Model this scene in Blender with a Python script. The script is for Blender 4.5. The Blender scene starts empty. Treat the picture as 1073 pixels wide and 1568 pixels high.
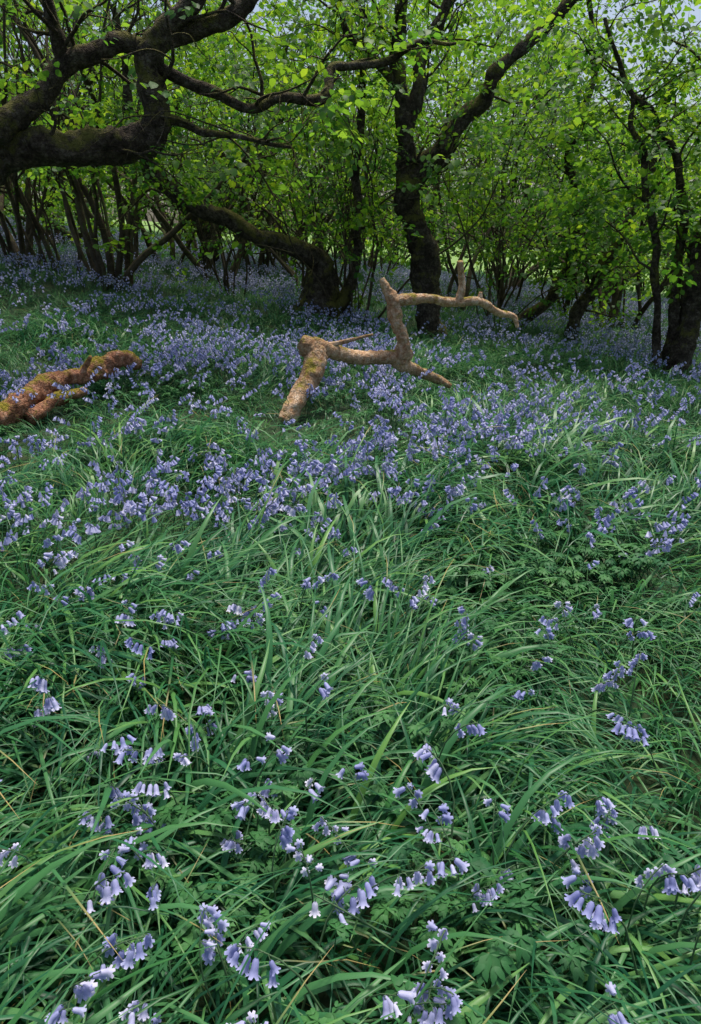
import bpy, math, random
import numpy as np
from mathutils import Vector
random.seed(7); rng=np.random.default_rng(7)
sc=bpy.context.scene
# surveyed limb stations: "x z r" (cm, cm, mm) with distances y (m)
def T(s,Y):
    o=[]
    for a,y in zip(s.split(','),Y):
        x,z,r=[float(q) for q in a.split()];o.append((x/100,y,z/100,r/1000))
    return o
A1=T('-381 63 354,-357 156 283,-333 199 204,-311 219 168,-275 222 150,-239 220 147,-203 225 149,-179 241 135,-173 264 116,-178 291 114,-164 315 101,-131 341 83,-105 389 59',[6.3,6.4,6.6,6.8,6.8,6.9,7,7,7,7,7,7,7])
A2=T('-341 188 149,-310 231 122,-283 247 101,-258 273 95,-240 288 84,-211 298 80,-172 306 74,-135 317 74,-106 329 68,-77 351 57,-37 395 39',[6.6,6.6,6.7,6.8,6.9,7,7.05,7.1,7.1,7.2,7.3])
A3=T('-243 287 68,-242 303 55,-246 324 48,-249 355 36',[6.9,6.8,6.7,6.6])
A4=T('-175 244 53,-151 244 35,-120 236 29,-86 229 23,-56 226 12',[7,7,6.9,6.9,6.9])
A5=T('-176 291 68,-155 281 52,-129 272 48,-92 263 49,-59 269 49,-26 275 50,-13 298 43,15 304 37,68 317 25,103 326 13',[7,7.1,7.2,7.3,7.4,7.5,7.6,7.6,7.7,7.8])
B1=T('-60 22 359,-51 60 292,-43 99 196,-67 128 141,-133 153 117,-194 179 113,-243 206 109,-269 233 98,-278 254 89,-291 288 69,-289 345 50,-290 416 32',[11.4,11.4,11.4,11.3,11,10.7,10.5,10.4,10.4,10.3,10.2,10])
B2=T('-28 35 168,4 94 83,9 180 71,11 253 60,15 380 47,3 503 27',[11.4,11.5,11.5,11.6,11.6,11.6])
C1=T('127 -1 268,122 39 193,113 106 208,95 165 194,85 205 191,98 231 170,134 277 140,177 317 119,205 364 99,251 402 89,291 436 79,352 499 51',[11]*12)
C2=T('85 196 154,76 256 131,79 297 120,63 345 100,59 391 89,71 435 79,75 512 59',[11]*7)
C3=T('79 293 111,96 347 91,107 395 82,129 440 71,152 508 44',[11,11.1,11.2,11.2,11.3])
C4=T('63 345 72,21 375 53,-12 411 42,-18 470 33',[11,10.8,10.6,10.5])
E1=T('-354 90 227,-346 145 208,-381 204 174,-434 254 140,-455 323 107,-457 443 75',[18]*6)
E2=T('-347 130 160,-307 197 142,-275 261 125,-176 391 91,-140 556 58',[18]*5)
F1=T('317 7 108,367 47 95,388 103 94,398 184 80,370 290 66,393 389 53,372 512 41',[13]*7)
F2=T('375 5 112,399 60 99,421 117 86,447 176 74,476 256 62,486 371 39',[12]*6)
F3=T('423 -14 154,431 59 141,431 144 120,438 230 100,423 353 73',[9]*5)
F4=T('403 -7 60,385 83 49,369 159 48,345 230 38,314 309 22',[9]*5)
F5=T('418 -9 78,413 121 57,400 210 48,366 273 39,321 313 30,289 376 22',[9.1,9.1,9.2,9.2,9.2,9.2])
Ga=T('-53 12 74,-40 31 78,-29 50 84,-27 61 92,-36 69 74,-40 71 52',[5.35,5.5,5.65,5.75,5.75,5.75])
Gb=T('-32 66 70,-9 58 64,13 52 58,44 50 66,52 54 54',[5.75,5.9,6.05,6.2,6.25])
Gc=T('44 46 72,46 65 60,39 83 62,37 97 62,30 109 38,26 117 20',[6.2]*6)
Gd=T('36 97 54,63 99 42,97 95 46,117 95 37,135 84 32,154 80 27,160 70 15',[6.2,6.3,6.45,6.5,6.6,6.7,6.7])
Ge=T('96 95 42,99 112 31,96 131 29',[6.45,6.45,6.4])
Gf=T('41 48 62,60 33 52,80 25 44,96 17 26',[6.2,6.35,6.5,6.5])
Gg=T('-20 65 25,-4 68 17,19 74 9',[5.85,5.85,5.8])
Gh=T('117 95 30,118 103 16',[6.5,6.5])
H1=T('-268 19 77,-256 28 90,-244 37 80,-227 39 66,-211 47 92,-197 52 76,-185 46 46',[4.9,5.2,5.5,5.7,5.9,6,6.1])
H2=T('-250 20 55,-233 29 50,-219 32 36',[5.15,5.4,5.6])
H3=T('-226 39 30,-220 50 22,-214 58 12',[5.7,5.7,5.68])
def XY(s): return [tuple(float(q)/100 for q in a.split()) for a in s.split(',')]
FL=XY('-108 207,-104 214,-86 199,-75 185,-80 231,-58 209,-53 195,-99 226,-111 257,-127 250,-89 164,-88 171,-37 159,-41 143,-33 141,-27 148,-24 148,-54 140,-63 139,-43 134,-44 123,-45 116,-25 127,-17 128,-14 102,-15 106,-12 111,5 106,12 118,22 143,18 100,25 114,34 108,39 114,40 141,56 189,62 178,27 209,38 199,42 182,8 205,18 219,80 205,89 203,100 214,73 185,103 263,131 291,86 168,58 116,64 123,123 216,95 154,90 141,54 100,57 98,65 97,69 98,66 94,13 89,11 84,0 82,3 81,-9 87,-22 84,-26 84,-15 80,-49 85,-57 85,-60 95,-60 105,-53 111,37 84,64 86,-19 269,-11 287,-43 307,-32 324,-62 344,-45 299,-67 257,-26 221,-28 203,-19 175,29 105,-28 359,-126 349,-115 324,34 324,42 334,17 402,31 500')
PA=XY('63 274,76 256,47 268,-28 211,-1 163,-34 106,-29 118,20 100,-159 594,-135 679,49 192,121 281')
# ---------------- helpers
def hsh(ix,iy,iz,s):
    n=(ix*73856093 ^ iy*19349663 ^ iz*83492791 ^ (s*265443)) & 0xffffffff
    n=((n^(n>>13))*1274126177)&0xffffffff
    n=((n^(n>>16))*668265263)&0xffffffff
    return ((n^(n>>15))&0xffff)/65535.0
def vn(x,y,z,sc_,s=0):
    x=np.asarray(x)*sc_+100;y=np.asarray(y)*sc_+100;z=np.asarray(z)*sc_+100+0*x
    ix=np.floor(x).astype(np.int64);iy=np.floor(y).astype(np.int64);iz=np.floor(z).astype(np.int64)
    fx=x-ix;fy=y-iy;fz=z-iz
    fx=fx*fx*(3-2*fx);fy=fy*fy*(3-2*fy);fz=fz*fz*(3-2*fz)
    r=0
    for a in(0,1):
        for b in(0,1):
            for c in(0,1):
                w=(fx if a else 1-fx)*(fy if b else 1-fy)*(fz if c else 1-fz)
                r=r+w*hsh(ix+a,iy+b,iz+c,s)
    return r
def H(x,y):
    x=np.asarray(x,float);y=np.asarray(y,float)
    t=np.clip((y-2)/10,0,1);r=t*t*(3-2*t)
    z=r*(.2-6*np.tanh(.12*x/6))
    return z+.10*(vn(x,y,0*x,.7,3)-.5)+.04*(vn(x,y,0*x,2.3,4)-.5)
def build(name,v,f,c,mats,mi=None):
    me=bpy.data.meshes.new(name)
    me.vertices.add(len(v));me.vertices.foreach_set('co',np.ascontiguousarray(v,dtype=np.float32).ravel())
    f=np.ascontiguousarray(f,dtype=np.int32)
    me.loops.add(f.size);me.loops.foreach_set('vertex_index',f.ravel())
    me.polygons.add(len(f));me.polygons.foreach_set('loop_start',np.arange(0,f.size,4,dtype=np.int32))
    me.polygons.foreach_set('loop_total',np.full(len(f),4,np.int32))
    me.polygons.foreach_set('use_smooth',np.ones(len(f),bool))
    for m in mats: me.materials.append(m)
    if mi is not None: me.polygons.foreach_set('material_index',np.ascontiguousarray(mi,dtype=np.int32))
    me.update(calc_edges=True)
    a=me.color_attributes.new('Col','FLOAT_COLOR','POINT');a.data.foreach_set('color',np.ascontiguousarray(c,dtype=np.float32).ravel())
    return me
class MB:
    def __init__(s): s.v=[];s.f=[];s.c=[];s.m=[];s.n=0
    def add(s,v,f,c=None,m=0):
        v=np.asarray(v,float).reshape(-1,3);f=np.asarray(f,np.int64).reshape(-1,4)
        s.v.append(v);s.f.append(f+s.n);s.n+=len(v);s.m.append(np.full(len(f),m))
        s.c.append(np.zeros((len(v),4)) if c is None else np.asarray(c,float))
    def arr(s): return np.concatenate(s.v),np.concatenate(s.f),np.concatenate(s.c),np.concatenate(s.m)
    def mesh(s,name,mats):
        v,f,c,m=s.arr();return build(name,v,f,c,mats if isinstance(mats,list) else [mats],m)
def obj(name,me,parent=None):
    o=bpy.data.objects.new(name,me);sc.collection.objects.link(o)
    if parent: o.parent=parent
    return o
class Mass:
    """many small plants merged into one mesh"""
    def __init__(s): s.v=[];s.f=[];s.c=[];s.m=[];s.n=0
    def add(s,protos,pts,rot,scl,idx):
        pts=np.asarray(pts,float);rot=np.asarray(rot,float);scl=np.asarray(scl,float);idx=np.asarray(idx)
        for k,pb in enumerate(protos):
            q=idx==k;N=int(q.sum())
            if not N: continue
            V,F,Cc,M=pb.arr();e=rot[q];cx,cy,cz=np.cos(e).T;sx,sy,sz=np.sin(e).T
            R=np.empty((N,3,3))
            R[:,0,0]=cy*cz;R[:,0,1]=sx*sy*cz-cx*sz;R[:,0,2]=cx*sy*cz+sx*sz
            R[:,1,0]=cy*sz;R[:,1,1]=sx*sy*sz+cx*cz;R[:,1,2]=cx*sy*sz-sx*cz
            R[:,2,0]=-sy;R[:,2,1]=sx*cy;R[:,2,2]=cx*cy
            W=np.einsum('nij,vj->nvi',R,V)*scl[q][:,None,None]+pts[q][:,None,:]
            C2_=np.repeat(Cc[None],N,0);C2_[:,:,3]=rng.random(N)[:,None]
            s.v.append(W.reshape(-1,3).astype(np.float32));s.c.append(C2_.reshape(-1,4).astype(np.float32))
            s.f.append((F[None]+(np.arange(N)*len(V))[:,None,None]+s.n).reshape(-1,4).astype(np.int32));s.m.append(np.tile(M,N).astype(np.int32));s.n+=N*len(V)
    def obj(s,name,mats,parent=None):
        return obj(name,build(name,np.concatenate(s.v),np.concatenate(s.f),np.concatenate(s.c),mats,np.concatenate(s.m)),parent)
def catmull(P_,n):
    P_=np.asarray(P_,float);m=len(P_)
    Q=np.vstack([2*P_[0]-P_[1],P_,2*P_[-1]-P_[-2]]);out=[]
    for i in range(m-1):
        p0,p1,p2,p3=Q[i],Q[i+1],Q[i+2],Q[i+3]
        for t in np.linspace(0,1,n,endpoint=False):
            out.append(.5*((2*p1)+(-p0+p2)*t+(2*p0-5*p1+4*p2-p3)*t*t+(-p0+3*p1-3*p2+p3)*t**3))
    out.append(P_[-1]);return np.array(out)
def tube(mb,pts,rad,k=6,rough=0,caps=False,seed=0,rs=6):
    pts=np.asarray(pts,float);rad=np.maximum(np.asarray(rad,float),.0007)
    if caps:
        pts=np.vstack([pts[:1],pts,pts[-1:]+(pts[-1]-pts[-2])*.02]);rad=np.concatenate([[rad[0]*.02],rad,[rad[-1]*.03]])
    Tn=np.gradient(pts,axis=0);Tn[np.linalg.norm(Tn,axis=1)<1e-9]=[0,0,1];Tn/=np.linalg.norm(Tn,axis=1)[:,None]
    up=np.array([0,0,1.]) if abs(Tn[0][2])<.9 else np.array([1.,0,0])
    n_=np.cross(Tn[0],up);n_/=np.linalg.norm(n_);N=[n_]
    for i in range(1,len(pts)):
        a=N[-1]-Tn[i]*np.dot(N[-1],Tn[i]);a/=max(np.linalg.norm(a),1e-9);N.append(a)
    N=np.array(N);B=np.cross(Tn,N);an=np.arange(k)*2*math.pi/k
    D=N[:,None,:]*np.cos(an)[None,:,None]+B[:,None,:]*np.sin(an)[None,:,None]
    R=rad[:,None]*np.ones((1,k))
    if rough:
        q=pts[:,None,:]+D*R[:,:,None]
        R=R*(1+rough*(vn(q[...,0],q[...,1],q[...,2],rs,seed+11)-.5)*2+rough*.7*(vn(q[...,0],q[...,1],q[...,2],rs*3.1,seed+12)-.5)*2)
    V=pts[:,None,:]+D*R[:,:,None];m=len(pts);i=np.arange(m-1)[:,None];j=np.arange(k)[None,:];j2=(j+1)%k
    mb.add(V.reshape(-1,3),np.stack([i*k+j,i*k+j2,(i+1)*k+j2,(i+1)*k+j],-1).reshape(-1,4))
def limb(mb,pl,k=12,n=8,rough=.16,caps=False,seed=0,wob=0.0,rs=6):
    c=catmull(pl,n);p=c[:,:3].copy()
    if wob:
        for a in range(3): p[:,a]+=wob*(vn(p[:,0],p[:,1],p[:,2],3.0,seed+a+40)-.5)
    tube(mb,p,c[:,3],k,rough,caps,seed,rs);return c
def grow(mb,p,d,Ln,r,depth,anch,k=6,jit=.22,up=.06,seg=7):
    p=np.array(p,float);d=np.array(d,float);d/=np.linalg.norm(d)
    pts=[p.copy()];rs_=[r];st=Ln/seg
    for i in range(seg):
        d=d+rng.normal(0,jit,3);d[2]+=up;d/=np.linalg.norm(d)
        p=p+d*st;pts.append(p.copy());f=(i+1)/seg;rr=r*(1-.72*f);rs_.append(rr)
        if depth>0 and f>.25 and rng.random()<.75:
            a=rng.normal(0,1,3);a-=d*np.dot(a,d);a/=max(np.linalg.norm(a),1e-6)
            grow(mb,p,d*.7+a*.85,Ln*rng.uniform(.3,.6),rr*.6,depth-1,anch,max(4,k-1),jit*1.15,up,5)
        if rr<.014 and anch is not None: anch.append(p.copy())
    c=catmull(np.c_[np.array(pts),np.array(rs_)],2);tube(mb,c[:,:3],c[:,3],k)
# ---------------- materials
def newmat(n):
    m=bpy.data.materials.new(n);m.use_nodes=True;nt=m.node_tree;nt.nodes.clear();return m,nt
def nd(nt,t,**kw):
    n=nt.nodes.new(t)
    for k,v in kw.items(): setattr(n,k,v)
    return n
def ramp(nt,stops,fac):
    r=nd(nt,'ShaderNodeValToRGB');e=r.color_ramp.elements
    while len(e)<len(stops): e.new(.5)
    for i,(p,c) in enumerate(stops): e[i].position=p;e[i].color=(*c,1)
    nt.links.new(fac,r.inputs[0]);return r.outputs[0]
def leafshader(nt,col,trans,rough=.5,spec=.4,tcol=None):
    b=nd(nt,'ShaderNodeBsdfPrincipled');b.inputs['Roughness'].default_value=rough
    b.inputs['Specular IOR Level'].default_value=spec
    t=nd(nt,'ShaderNodeBsdfTranslucent');m=nd(nt,'ShaderNodeMixShader');m.inputs[0].default_value=trans
    o=nd(nt,'ShaderNodeOutputMaterial');l=nt.links.new
    l(col,b.inputs['Base Color']);l(tcol or col,t.inputs['Color']);l(b.outputs[0],m.inputs[1]);l(t.outputs[0],m.inputs[2]);l(m.outputs[0],o.inputs[0])
def mixc(nt,a,b,f,bt='MIX'):
    m=nd(nt,'ShaderNodeMix',data_type='RGBA',blend_type=bt);l=nt.links.new
    for s,i in ((f,0),(a,6),(b,7)):
        if isinstance(s,(int,float)): m.inputs[i].default_value=s
        elif isinstance(s,tuple): m.inputs[i].default_value=(*s,1)
        else: l(s,m.inputs[i])
    return m.outputs[2]
def colsep(nt):
    a=nd(nt,'ShaderNodeAttribute',attribute_name='Col');s=nd(nt,'ShaderNodeSeparateColor');nt.links.new(a.outputs['Color'],s.inputs[0]);return s.outputs,a.outputs['Alpha']
mg,nt=newmat('grass_blade');c,ir=colsep(nt)
base=ramp(nt,[(0,(.020,.105,.042)),(.5,(.045,.185,.066)),(1,(.12,.29,.09))],c[1])
base=mixc(nt,base,ramp(nt,[(0,(.55,.8,.95)),(.6,(1,1,1)),(1,(1.3,1.2,.85))],ir),1.0,'MULTIPLY')
dry=ramp(nt,[(.68,(0,0,0)),(.9,(1,1,1))],c[0]);isd=ramp(nt,[(.90,(0,0,0)),(.94,(1,1,1))],c[2])
base=mixc(nt,base,(.44,.33,.12),mixc(nt,dry,isd,1.0,'MULTIPLY'))
leafshader(nt,base,.32,.40,.34)
mbl,nt=newmat('herb_leaf');c,ir=colsep(nt)
base=ramp(nt,[(0,(.03,.13,.05)),(1,(.07,.21,.07))],c[1]);base=mixc(nt,base,ramp(nt,[(0,(.8,.9,.9)),(1,(1.2,1.15,.9))],ir),1.0,'MULTIPLY')
leafshader(nt,base,.28,.55,.25)
ml,nt=newmat('hazel_leaf');c,ir=colsep(nt)
base=ramp(nt,[(0,(.032,.11,.020)),(.6,(.068,.19,.030)),(1,(.12,.26,.038))],c[1])
base=mixc(nt,base,ramp(nt,[(0,(.6,.8,.8)),(.5,(1,1,1)),(1,(1.3,1.15,.8))],ir),1.0,'MULTIPLY')
tc=mixc(nt,base,(3.2,2.3,1.1),1.0,'MULTIPLY')
leafshader(nt,base,.55,.5,.3,tc)
mf,nt=newmat('bluebell_petal');c,ir=colsep(nt)
base=ramp(nt,[(0,(.31,.32,.58)),(.5,(.47,.48,.74)),(1,(.71,.70,.87))],c[1])
base=mixc(nt,base,ramp(nt,[(0,(.72,.77,.93)),(.8,(1.0,1.0,1.02)),(1,(1.2,1.2,1.1))],ir),1.0,'MULTIPLY')
leafshader(nt,base,.32,.5,.3)
ms,nt=newmat('bluebell_stem')
v=nd(nt,'ShaderNodeRGB');v.outputs[0].default_value=(.07,.14,.06,1);leafshader(nt,v.outputs[0],.1,.5,.4)
def bark(name,stops,moss,mossamt,bump=.6,sc1=9,msc=3.2,dist=.04,fine=45,ck=.5):
    m,nt=newmat(name);l=nt.links.new
    tc=nd(nt,'ShaderNodeTexCoord');n1=nd(nt,'ShaderNodeTexNoise');n1.inputs['Scale'].default_value=sc1;n1.inputs['Detail'].default_value=9;n1.inputs['Roughness'].default_value=.72
    l(tc.outputs['Object'],n1.inputs['Vector'])
    col=ramp(nt,stops,n1.outputs[0])
    n2=nd(nt,'ShaderNodeTexNoise');n2.inputs['Scale'].default_value=msc;n2.inputs['Detail'].default_value=7;n2.inputs['Roughness'].default_value=.7;l(tc.outputs['Object'],n2.inputs['Vector'])
    n3=nd(nt,'ShaderNodeTexNoise');n3.inputs['Scale'].default_value=msc*.7;n3.inputs['Detail'].default_value=4;n3.inputs['Distortion'].default_value=.6;l(tc.outputs['Object'],n3.inputs['Vector'])
    col=mixc(nt,col,ramp(nt,[(.35,(.6,.55,.5)),(.6,(1.15,1.15,1.15))],n3.outputs[0]),1.0,'MULTIPLY')
    vo=nd(nt,'ShaderNodeTexVoronoi',feature='DISTANCE_TO_EDGE');vo.inputs['Scale'].default_value=fine
    dn=nd(nt,'ShaderNodeTexNoise');dn.inputs['Scale'].default_value=fine*.4;dn.inputs['Detail'].default_value=3;l(tc.outputs['Object'],dn.inputs['Vector'])
    mv=mixc(nt,tc.outputs['Object'],dn.outputs['Color'],.06);l(mv,vo.inputs['Vector'])
    crack=ramp(nt,[(0,(.45,.4,.36)),(.12,(1,1,1))],vo.outputs['Distance']);col=mixc(nt,col,crack,ck,'MULTIPLY')
    g=nd(nt,'ShaderNodeNewGeometry');sx=nd(nt,'ShaderNodeSeparateXYZ');l(g.outputs['Normal'],sx.inputs[0])
    a=nd(nt,'ShaderNodeMath',operation='MULTIPLY_ADD');l(sx.outputs[2],a.inputs[0]);a.inputs[1].default_value=.12;l(n2.outputs[0],a.inputs[2])
    mk=ramp(nt,[(mossamt,(0,0,0)),(mossamt+.1,(1,1,1))],a.outputs[0])
    col=mixc(nt,col,moss,mk)
    b=nd(nt,'ShaderNodeBsdfPrincipled');b.inputs['Roughness'].default_value=.88;b.inputs['Specular IOR Level'].default_value=.2
    l(col,b.inputs['Base Color'])
    ad=nd(nt,'ShaderNodeMath',operation='MULTIPLY_ADD')
    cl=nd(nt,'ShaderNodeMath',operation='MINIMUM');l(vo.outputs['Distance'],cl.inputs[0]);cl.inputs[1].default_value=.15
    l(cl.outputs[0],ad.inputs[0]);ad.inputs[1].default_value=1.4;l(n1.outputs[0],ad.inputs[2])
    bp=nd(nt,'ShaderNodeBump');bp.inputs['Strength'].default_value=bump;bp.inputs['Distance'].default_value=dist;l(ad.outputs[0],bp.inputs['Height']);l(bp.outputs[0],b.inputs['Normal'])
    o=nd(nt,'ShaderNodeOutputMaterial');l(b.outputs[0],o.inputs[0]);return m
mbark=bark('bark',[(.32,(.022,.017,.013)),(.50,(.085,.065,.048)),(.68,(.22,.19,.15))],(.15,.14,.035),.52,1.,16,3.2,.06,28)
mstem=bark('stem_bark',[(.3,(.045,.034,.024)),(.6,(.14,.11,.075)),(.8,(.24,.20,.15))],(.10,.13,.035),.58)
mlog=bark('dead_wood',[(.30,(.24,.11,.05)),(.42,(.52,.30,.16)),(.54,(.72,.50,.32)),(.68,(.84,.70,.56))],(.30,.25,.04),.60,.9,22,6,.035,40,.35)
mlog2=bark('rotting_wood',[(.3,(.13,.05,.025)),(.5,(.45,.21,.12)),(.7,(.68,.43,.30))],(.29,.24,.03),.55,1.,24,5,.04,30,.4)
m,nt=newmat('woodland_soil');l=nt.links.new
tc=nd(nt,'ShaderNodeTexCoord');n1=nd(nt,'ShaderNodeTexNoise');n1.inputs['Scale'].default_value=6;n1.inputs['Detail'].default_value=9;l(tc.outputs['Object'],n1.inputs['Vector'])
col=ramp(nt,[(.3,(.012,.022,.008)),(.5,(.02,.045,.014)),(.7,(.05,.06,.02))],n1.outputs[0])
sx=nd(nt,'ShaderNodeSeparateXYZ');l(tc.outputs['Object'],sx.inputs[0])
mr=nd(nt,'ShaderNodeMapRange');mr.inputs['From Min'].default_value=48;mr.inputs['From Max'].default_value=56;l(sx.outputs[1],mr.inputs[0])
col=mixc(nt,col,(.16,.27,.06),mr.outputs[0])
b=nd(nt,'ShaderNodeBsdfPrincipled');b.inputs['Roughness'].default_value=.95;l(col,b.inputs['Base Color'])
bp=nd(nt,'ShaderNodeBump');bp.inputs['Distance'].default_value=.05;l(n1.outputs[0],bp.inputs['Height']);l(bp.outputs[0],b.inputs['Normal'])
o=nd(nt,'ShaderNodeOutputMaterial');l(b.outputs[0],o.inputs[0]);mgr=m
t=np.linspace(-1,1,201);xs=np.sinh(t*5)/np.sinh(5)*500
t=np.linspace(-.45,1,240);ys=4+np.sinh(t*5)/np.sinh(5)*700
X,Y=np.meshgrid(xs,ys);Z=H(X,Y);mb=MB()
i,j=np.meshgrid(np.arange(len(ys)-1),np.arange(len(xs)-1),indexing='ij');n=len(xs)
mb.add(np.stack([X,Y,Z],-1),np.stack([i*n+j,i*n+j+1,(i+1)*n+j+1,(i+1)*n+j],-1))
obj('ground',mb.mesh('ground',mgr))
# ---------------- prototypes
def proto_blades(n,wlo,whi,Llo,Lhi,spread,seed,rad=.05,droop=(1.3,2.5),sg=6,fold=True):
    r=np.random.default_rng(seed);mb=MB();qs=((-1,1),(0,0),(1,1)) if fold else ((-1,0),(1,0));w3=len(qs)
    for _ in range(n):
        ph=r.normal(0,spread);Ln=r.uniform(Llo,Lhi);w=r.uniform(wlo,whi)
        b=np.array([r.normal(0,rad),r.normal(0,rad),-.01]);el=math.radians(r.uniform(55,88));dr=r.uniform(*droop);tw=r.normal(0,.3)
        p=b.copy();g=r.random();g3=r.random();V=[];Cc=[]
        for s in range(sg+1):
            f=s/sg;e=max(el-dr*f**1.3,-1.1);ph2=ph+tw*f
            d=np.array([math.cos(ph2)*math.cos(e),math.sin(ph2)*math.cos(e),math.sin(e)])
            if s: p=p+d*Ln/sg
            sd=np.array([-math.sin(ph2),math.cos(ph2),0]);ww=w*(.55+.45*min(1,f*4))*(1-max(0,f-.35)**1.6/.65**1.6*.95)
            nn=np.cross(d,sd)
            for q,h in qs:
                V.append(p+sd*ww*.5*q+nn*(-.22*ww*h));Cc.append((f,g,g3,1))
        F=[]
        for s in range(sg):
            for q in range(w3-1): a=s*w3+q;F.append((a,a+1,a+w3+1,a+w3))
        mb.add(V,F,np.array(Cc))
    return mb
def leafgeo(mb,o,d,nrm,Ln,W,r,g,fold=.15,curl=.2,hi=True):
    d=np.array(d,float);d/=np.linalg.norm(d);nrm=np.array(nrm,float);nrm-=d*np.dot(nrm,d);nrm/=max(np.linalg.norm(nrm),1e-6);s=np.cross(d,nrm)
    st=[(0,.12),(.25,.9),(.68,.85),(1,.03)];V=[];qs=(-1,0,1) if hi else (-1,1);k3=len(qs)
    for f,w in st:
        c=o+d*Ln*f-nrm*curl*Ln*f*f
        for q in qs: V.append(c+s*W*.5*w*q+nrm*fold*W*.5*w*abs(q))
    F=[]
    for k in range(3):
        for q in range(k3-1): a=k*k3+q;F.append((a,a+1,a+k3+1,a+k3))
    mb.add(V,F,np.tile([.5,g,r.random(),1.],(len(V),1)))
def proto_spray(seed,nl=15,hi=True):
    r=np.random.default_rng(seed);mb=MB();p=np.array([0.,0,0]);yaw=0;Ln=.55
    for k in range(nl):
        yaw+=r.normal(0,.12);p=p+np.array([math.cos(yaw),math.sin(yaw),-.15+r.normal(0,.15)])*Ln/nl
        side=1 if k%2 else -1;a=yaw+side*r.uniform(.5,1.2)
        o=p+np.array([math.cos(a),math.sin(a),0])*r.uniform(.01,.09)+[0,0,r.normal(0,.03)]
        L_=r.uniform(.055,.095);leafgeo(mb,o,[math.cos(a),math.sin(a),r.uniform(-.7,.1)],[r.normal(0,.35),r.normal(0,.35),1],L_,L_*.8,r,r.random(),hi=hi)
    return mb
def proto_herb(seed,n=6):
    """low woodland herb: palmate leaves of five lobed leaflets on thin stalks"""
    r=np.random.default_rng(seed);mb=MB()
    for _ in range(n):
        ph=r.uniform(0,6.28);h=r.uniform(.10,.22);b=np.array([r.normal(0,.05),r.normal(0,.05),0]);tip=b+np.array([math.cos(ph)*.07,math.sin(ph)*.07,h])
        tube(mb,[b,(b+tip)/2+[0,0,.02],tip],[.0012]*3,3)
        sz=r.uniform(.7,1.2);g=r.random()
        for a in (-1.7,-.85,0,.85,1.7):
            aa=ph+a+r.normal(0,.12);L_=.042*sz*(1.1 if abs(a)<1 else .8)
            dz=r.uniform(-.35,.2)
            leafgeo(mb,tip,[math.cos(aa),math.sin(aa),dz],[r.normal(0,.25),r.normal(0,.25),1],L_,L_*.5,r,min(1,g+r.uniform(0,.2)),.3,.35)
            for sd in(-.45,.45):
                q=tip+np.array([math.cos(aa),math.sin(aa),dz])*L_*.4
                leafgeo(mb,q,[math.cos(aa+sd),math.sin(aa+sd),dz],[r.normal(0,.25),r.normal(0,.25),1],L_*.5,L_*.26,r,g,.3,.35,False)
    return mb
def proto_bell(seed,nb=8,ht=.3,lod=0):
    r=np.random.default_rng(seed);mb=MB()
    lean=r.uniform(.02,.09);pts=[];ns=(8,4,2)[lod]
    for k in range(ns+1):
        f=k/ns;nod=max(0,f-.6)/.4
        pts.append([lean*f+.05*nod**1.5,0,ht*(f-.14*nod**2)])
    pts=np.array(pts);tube(mb,pts,np.linspace(.0028,.0014,ns+1),(4,3,3)[lod])
    cc=catmull(pts,4)
    for k in range(nb):
        f=1-k*.042-r.uniform(0,.02);i=min(len(cc)-1,int(f*(len(cc)-1)));a=cc[i]
        ang=r.normal(0,.9);dx=np.array([math.cos(ang),math.sin(ang),0])
        pl=r.uniform(.008,.018);e=a+dx*pl+[0,0,.002]
        if lod==0: tube(mb,[a,(a+e)/2+[0,0,.004],e],[.0009]*3,3)
        tilt=r.uniform(.1,.8) if k>1 else r.uniform(.3,1.1)
        ax=dx*math.sin(tilt)+np.array([0,0,-math.cos(tilt)])
        u=np.cross(ax,[.3,.9,.2]);u/=np.linalg.norm(u);w=np.cross(ax,u)
        s=r.uniform(.85,1.35)*(1.14 if lod==0 else 1.05)
        rings,K=(([(0,.0018),(.003,.0038),(.010,.0043),(.0155,.0052)],6),([(0,.0025),(.010,.0052),(.0175,.008)],5),([(0,.0035),(.017,.0075)],3))[lod]
        g=r.random();V=[];Cc=[]
        for z,rr in rings:
            for q in range(K):
                t_=q*2*math.pi/K;V.append(e+ax*z*s+(u*math.cos(t_)+w*math.sin(t_))*rr*s);Cc.append((z/.018,g,0,1))
        F=[(i_*K+q,i_*K+(q+1)%K,(i_+1)*K+(q+1)%K,(i_+1)*K+q) for i_ in range(len(rings)-1) for q in range(K)]
        if lod==0:
            nb_=len(V)
            for q in range(K):
                t_=(q+.5)*math.pi/3
                for tt in(t_-.22,t_+.22):
                    V.append(e+ax*.0175*s+(u*math.cos(tt)+w*math.sin(tt))*.0086*s);Cc.append((1,min(1,g+.3),0,1))
                F.append((3*K+q,3*K+(q+1)%K,nb_+2*q+1,nb_+2*q))
        mb.add(V,F,Cc,1)
    return mb
def uni(dens,ylo,yhi,wx=.60,w0=1.2):
    A=wx*(yhi**2-ylo**2)+2*w0*(yhi-ylo);n_=int(dens*A);ymax=wx*yhi+w0
    y=rng.uniform(ylo,yhi,n_*4);y=y[rng.random(n_*4)<(wx*y+w0)/ymax][:n_];x=(rng.random(len(y))*2-1)*(wx*y+w0);return x,y
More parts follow.
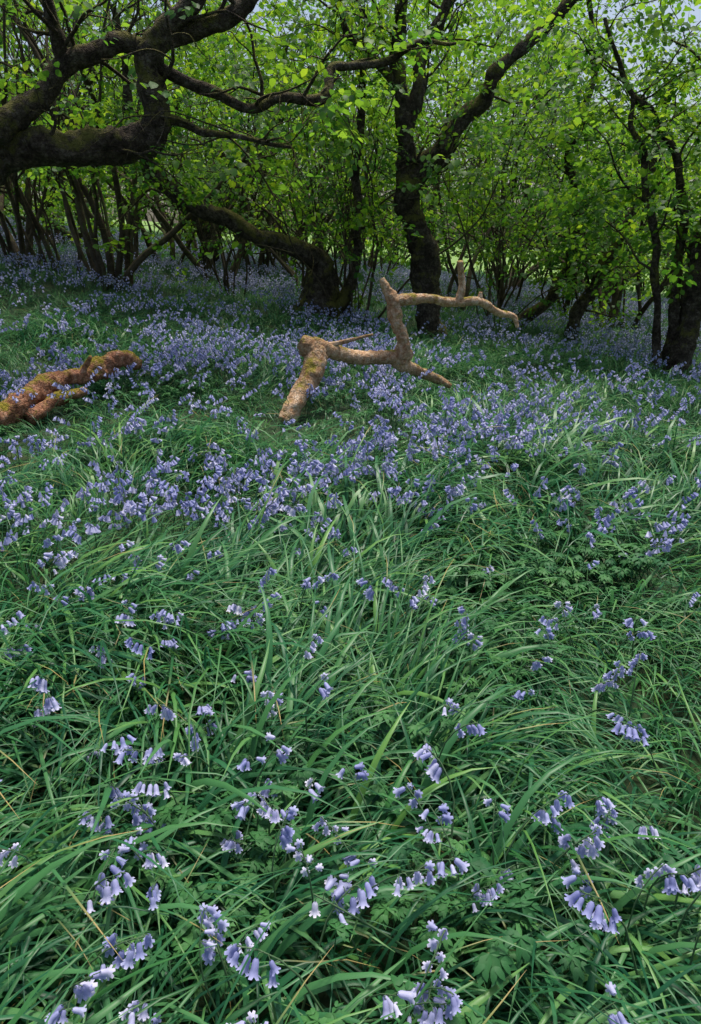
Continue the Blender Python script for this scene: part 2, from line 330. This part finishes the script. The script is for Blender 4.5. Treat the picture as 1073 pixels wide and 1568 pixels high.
# ---------------- grass
def gset(n,sg,fold,w=1.0):
    return [proto_blades(n,.005*w,.0115*w,.32,.68,.75,s,sg=sg,fold=fold) for s in range(6)]+[proto_blades(int(n*.6),.012*w,.021*w,.30,.58,1.0,20+s,.03,(1.2,2.2),sg,fold) for s in range(3)]
G=Mass()
for dn,a,b_,s0,pr in ((185,.2,2.6,1.0,gset(12,7,True)),(130,2.6,5,.9,gset(10,5,False)),(120,5,9,.85,gset(9,4,False)),(75,9,14,.75,gset(9,3,False,1.2)),(20,14,24,.85,gset(9,3,False,1.6)),(6,24,46,1.2,gset(9,3,False,2))):
    x,y=uni(dn,a,b_);N=len(x)
    s_=s0*rng.uniform(.6,1.15,N)*(.6+.75*vn(x,y,0*x,.9,9))
    near=np.minimum(np.hypot(x+.2,(y-5.1)*.8),np.hypot(x+2.2,(y-5.1)*.8));s_=np.where(near<.65,s_*.6,s_)
    hp=np.full(N,9.)
    for px,py in PA: hp=np.minimum(hp,np.hypot(x-px,y-py)/(.06*py+.04))
    s_*=np.clip(.68+.22*hp,.68,1)
    yaw=-.4+7*(vn(x,y,0*x,1.2,5)-.5)+rng.normal(0,.5,N)
    idx=np.where(rng.random(N)<.55,rng.integers(0,6,N),rng.integers(6,9,N))
    G.add(pr,np.c_[x,y,H(x,y)],np.c_[rng.normal(0,.14,N),rng.normal(.14,.18,N),yaw],s_,idx)
G.obj('grass',[mg])
# ---------------- bluebells
BL=Mass();bp_=[[proto_bell(s,(4,5,6,8,4,6)[s]+(2 if l_==1 else 0),.30+.03*(s%3),l_) for s in range(6)] for l_ in range(3)]
for dn,a,b_,l_ in((24,.5,2.8,0),(115,2.8,8.5,1),(80,8.5,14,2),(60,14,34,2)):
    x,y=uni(dn,a,b_);pn=vn(x,y,0*x,1.0,21)*.5+vn(x,y,0*x,2.9,22)*.5
    if l_==0: k=rng.random(len(x))<np.clip((pn-.25)*2,.1,1)*np.clip(.25+.5*(y-1),.25,1)*np.where(x<.2*y,1,.65)
    elif l_==1:
        side=np.clip((x-.25*y)/1.2,0,1);k=rng.random(len(x))<np.clip((pn-.38)*3.4,.10,1)*(1-.45*side)
        k&=~((np.hypot(x+.3,y-4.95)<.45)|(np.hypot(x+2.2,y-4.9)<.35))
    else: k=rng.random(len(x))<np.clip((pn-.36)*3.4,.08,1)
    x=x[k];y=y[k]
    if l_==0:
        fx=[];fy=[]
        for q in FL:
            for _ in range(1+(rng.random()<.8) if q[1]<2.8 else 7): fx.append(q[0]+rng.normal(0,.035));fy.append(q[1]+rng.normal(0,.035))
        x=np.r_[x,fx];y=np.r_[y,fy]
    N=len(x)
    BL.add(bp_[l_],np.c_[x,y,H(x,y)],np.c_[rng.normal(0,.22,N),rng.normal(.05,.22,N),rng.normal(-.3,1.8,N)],rng.uniform(.85,1.2,N)*(1.04,1.08,1.15)[l_],rng.integers(0,6,N))
BL.obj('bluebells',[ms,mf])
# ---------------- herbs
x,y=uni(14,.7,11);k=vn(x,y,0*x,.9,31)*.6+vn(x,y,0*x,2.4,32)*.4>.60;xx=[x[k]];yy=[y[k]]
for px,py in PA:
    n_=int(3+3.6*py);xx.append(px+rng.normal(0,.06*py,n_));yy.append(py+rng.normal(0,.065*py,n_))
x=np.concatenate(xx);y=np.concatenate(yy);N=len(x);HB=Mass()
HB.add([proto_herb(s) for s in range(5)],np.c_[x,y,H(x,y)],np.c_[rng.normal(0,.1,N),rng.normal(0,.1,N),rng.uniform(0,6.3,N)],rng.uniform(.75,1.15,N),rng.integers(0,5,N))
HB.obj('woodland_herbs',[mbl])
# ---------------- fallen wood
def down(pl,dz=.3):
    a=pl[0];g=float(H(a[0],a[1]));return [(a[0],a[1],min(g,a[2])-dz,a[3]*1.1)]+list(pl)
mb=MB()
for q,pl in enumerate([Ga,Gb,Gc,Gd,Ge,Gf,Gg,Gh]): limb(mb,pl,22,14,.2,True,q*7,.05,15)
obj('fallen_branch',mb.mesh('fallen_branch',mlog))
mb=MB();limb(mb,H1,20,16,.36,True,3,.08,13);limb(mb,H2,14,12,.3,True,5,.06,13);limb(mb,H3,10,8,.2,True,9,.03,13)
obj('rotting_log',mb.mesh('rotting_log',mlog2))
# ---------------- trees
SH=[proto_spray(s,15,True) for s in range(5)];SLO=[proto_spray(s,15,False) for s in range(5)]
def leaves(name,A,s0,s1,par=None,pr=SH,tilt=.28):
    N=len(A)
    if not N: return
    M=Mass();M.add(pr,A,np.c_[rng.normal(0,tilt,N),rng.normal(.1,tilt,N),rng.uniform(0,6.3,N)],rng.uniform(s0,s1,N),rng.integers(0,5,N));return M.obj(name,[ml],par)
def tree(name,limbs,kids=10,klen=(.6,1.6),seed=0,pleaf=.5,mat=None):
    mb=MB();anch=[]
    for q,pl in enumerate(limbs):
        big=pl[0][3]>.08
        c=limb(mb,down(pl) if q==0 else pl,18 if big else 10,12 if big else 8,.24,False,seed+q,.12,6);n0=len(c)//4
        for _ in range(kids):
            i_=rng.integers(n0,len(c)-1);r0=c[i_,3]
            d=c[i_+1,:3]-c[i_,:3];d/=np.linalg.norm(d);a=rng.normal(0,1,3);a[2]=abs(a[2])*.6;a/=np.linalg.norm(a)
            grow(mb,c[i_,:3],d*.3+a,rng.uniform(*klen),min(r0*.4,.022),1,anch,5,.28,.03,6)
    e=bpy.data.objects.new(name,None);sc.collection.objects.link(e)
    obj('trunk',mb.mesh(name,mat or mbark),e)
    A=np.array(anch);A=A[rng.random(len(A))<pleaf];leaves('foliage',A+rng.normal(0,.08,A.shape),.7,1.15,e)
    return e
tree('gnarled_tree',[A1,A2,A3,A4,A5],9,(.4,1.2),1,.05)
tree('mossy_leaning_tree',[B1,B2],9,seed=11,pleaf=.3)
tree('forked_tree',[C1,C2,C3,C4],9,seed=21,pleaf=.2)
tree('woodland_tree',[E1,E2],8,seed=31,pleaf=.5)
tree('slender_tree',[F1],12,seed=41,pleaf=.5)
tree('slender_tree',[F2],12,seed=51,pleaf=.5)
tree('hazel_tree',[F3,F4,F5],10,seed=61,pleaf=.4)
def coppice(mb,anch,x,y,n_,Hh,r,sp=.25,k=6,depth=1,jit=.15):
    z=float(H(x,y))-.1
    for _ in range(n_):
        a=rng.uniform(0,6.28);t_=rng.uniform(.05,sp);ox=rng.uniform(.05,.28)
        grow(mb,[x+math.cos(a)*ox,y+math.sin(a)*ox,z],[math.cos(a)*t_,math.sin(a)*t_,1],rng.uniform(.7,1.1)*Hh,r*rng.uniform(.4,1.2),depth,anch,k,jit,.05,10)
for x,y,n_,Hh,rr in [(-3.96,12,11,6,.055),(-5.87,13,11,6,.055),(-5.18,13,7,6,.04),(-2.33,19,7,6,.07),(-1.91,21,5,6,.07),(5.88,16,5,5.5,.06),(6.79,17,6,5.5,.06),(.09,11.5,11,4.6,.026),(3.06,15,6,5,.04),(-2.2,13,8,5,.03),(2.6,12.5,6,4.5,.025),(-.9,14,10,5,.03),(-4.6,16,5,6,.05),(-.35,12.3,8,4.5,.022)]:
    mb=MB();anch=[];coppice(mb,anch,x,y,n_,Hh,rr,.42,jit=.17)
    e=bpy.data.objects.new('hazel_coppice',None);sc.collection.objects.link(e);obj('stems',mb.mesh('stems',mstem),e)
    A=np.array(anch);A=A[rng.random(len(A))<.3];leaves('foliage',A,.8,1.25,e)
def glade(V):  # thinner crown toward the open right-hand edge of the wood
    k=(V[:,0]>.27*V[:,1])&((V[:,2]-1.5)>.16*V[:,1])
    return V[~(k&(rng.random(len(V))<.72))]
mb=MB();anch=[]
for _ in range(120):
    y=rng.uniform(15,42);x=rng.uniform(-1,1)*(.6*y+4)
    if -.31*y<x<-.25*y and y<30: continue
    coppice(mb,anch,x,y,rng.integers(2,7),rng.uniform(5,8),rng.uniform(.03,.09),.45,5,1,.2)
e=bpy.data.objects.new('background_woodland',None);sc.collection.objects.link(e);obj('stems',mb.mesh('stems',mstem),e)
def vol(n_,xr,yr,zr,fs,thr,zmin,seed):
    y=rng.uniform(*yr,n_);x=rng.uniform(-1,1,n_)*(.62*y+2.5);k=(x>xr[0])&(x<xr[1]);x=x[k];y=y[k];z=rng.uniform(*zr,len(x))
    g=H(x,y);k=(z-g>zmin(x,y));x,y,z=x[k],y[k],z[k]
    q=vn(x,y,z*1.5,fs,seed)*.65+vn(x,y,z*1.5,fs*2.6,seed+1)*.35
    return np.c_[x,y,z][q>thr]
V1=vol(8500,(-12,12),(9.5,16),(1.,6.2),.8,.545,lambda x,y:np.where(x>1.8,1.3,1.6),71)
# keep the crown open in front of the forked tree's big limbs
V1=V1[~((V1[:,1]<11.2)&(V1[:,0]>.3)&(V1[:,0]<3.2)&(rng.random(len(V1))<.7))]
V2=vol(4200,(1.9,8),(6.8,10.5),(.6,4.6),1.0,.51,lambda x,y:1.2+.25*vn(x,y,0*x,1.5,77),75)
V2=V2[(V2[:,0]>3.0)|((V2[:,2]>1.9)&(rng.random(len(V2))<.4))]
V3=vol(15000,(-40,40),(16,34),(.5,8.2),.35,.50,lambda x,y:np.where((x<-.22*y)&(x>-.31*y),2.0,1.0),81)
V4=vol(5000,(-60,60),(34,46),(-4,10.5),.22,.42,lambda x,y:np.where((x<-.24*y)&(x>-.30*y),2.2,-1.),91)
V5=vol(3600,(-13,-1.5),(13.5,24),(.5,3.4),.9,.49,lambda x,y:.7+0*x,95)
V5=V5[~((V5[:,0]<-.23*V5[:,1])&(V5[:,0]>-.30*V5[:,1]))]
leaves('woodland_canopy_foliage',np.vstack([glade(V1),glade(V2),V5]),.8,1.2)
leaves('foliage_mid',glade(V3),1.2,1.8,e,SLO);leaves('foliage_back',glade(V4),2.2,3.4,e,SLO)
# ---------------- light
w=bpy.data.worlds.new('World');sc.world=w;w.use_nodes=True;nt=w.node_tree
sky=nt.nodes.new('ShaderNodeTexSky');sky.sky_type='NISHITA';sky.sun_disc=False
dv=np.array([.10,.26,.88]);dv/=np.linalg.norm(dv)
sky.sun_elevation=math.asin(dv[2]);sky.sun_rotation=math.atan2(dv[0],dv[1]);sky.dust_density=4;sky.air_density=1.0
bg=nt.nodes['Background'];bg.inputs[1].default_value=.15;nt.links.new(sky.outputs[0],bg.inputs[0])
sl=bpy.data.lights.new('sun','SUN');sl.energy=4.2;sl.angle=math.radians(14);sl.color=(1,.94,.84)
so=obj('sun',sl);so.rotation_euler=Vector(dv).to_track_quat('Z','Y').to_euler()
cam=bpy.data.cameras.new('camera');cam.sensor_fit='VERTICAL';cam.sensor_height=36;cam.lens=24;cam.clip_end=2000;cam.clip_start=.05
co=obj('camera',cam);co.location=(0,0,1.5);co.rotation_euler=(math.radians(90-22),0,0);sc.camera=co
sc.view_settings.view_transform='Standard';sc.view_settings.look='None';sc.view_settings.exposure=0
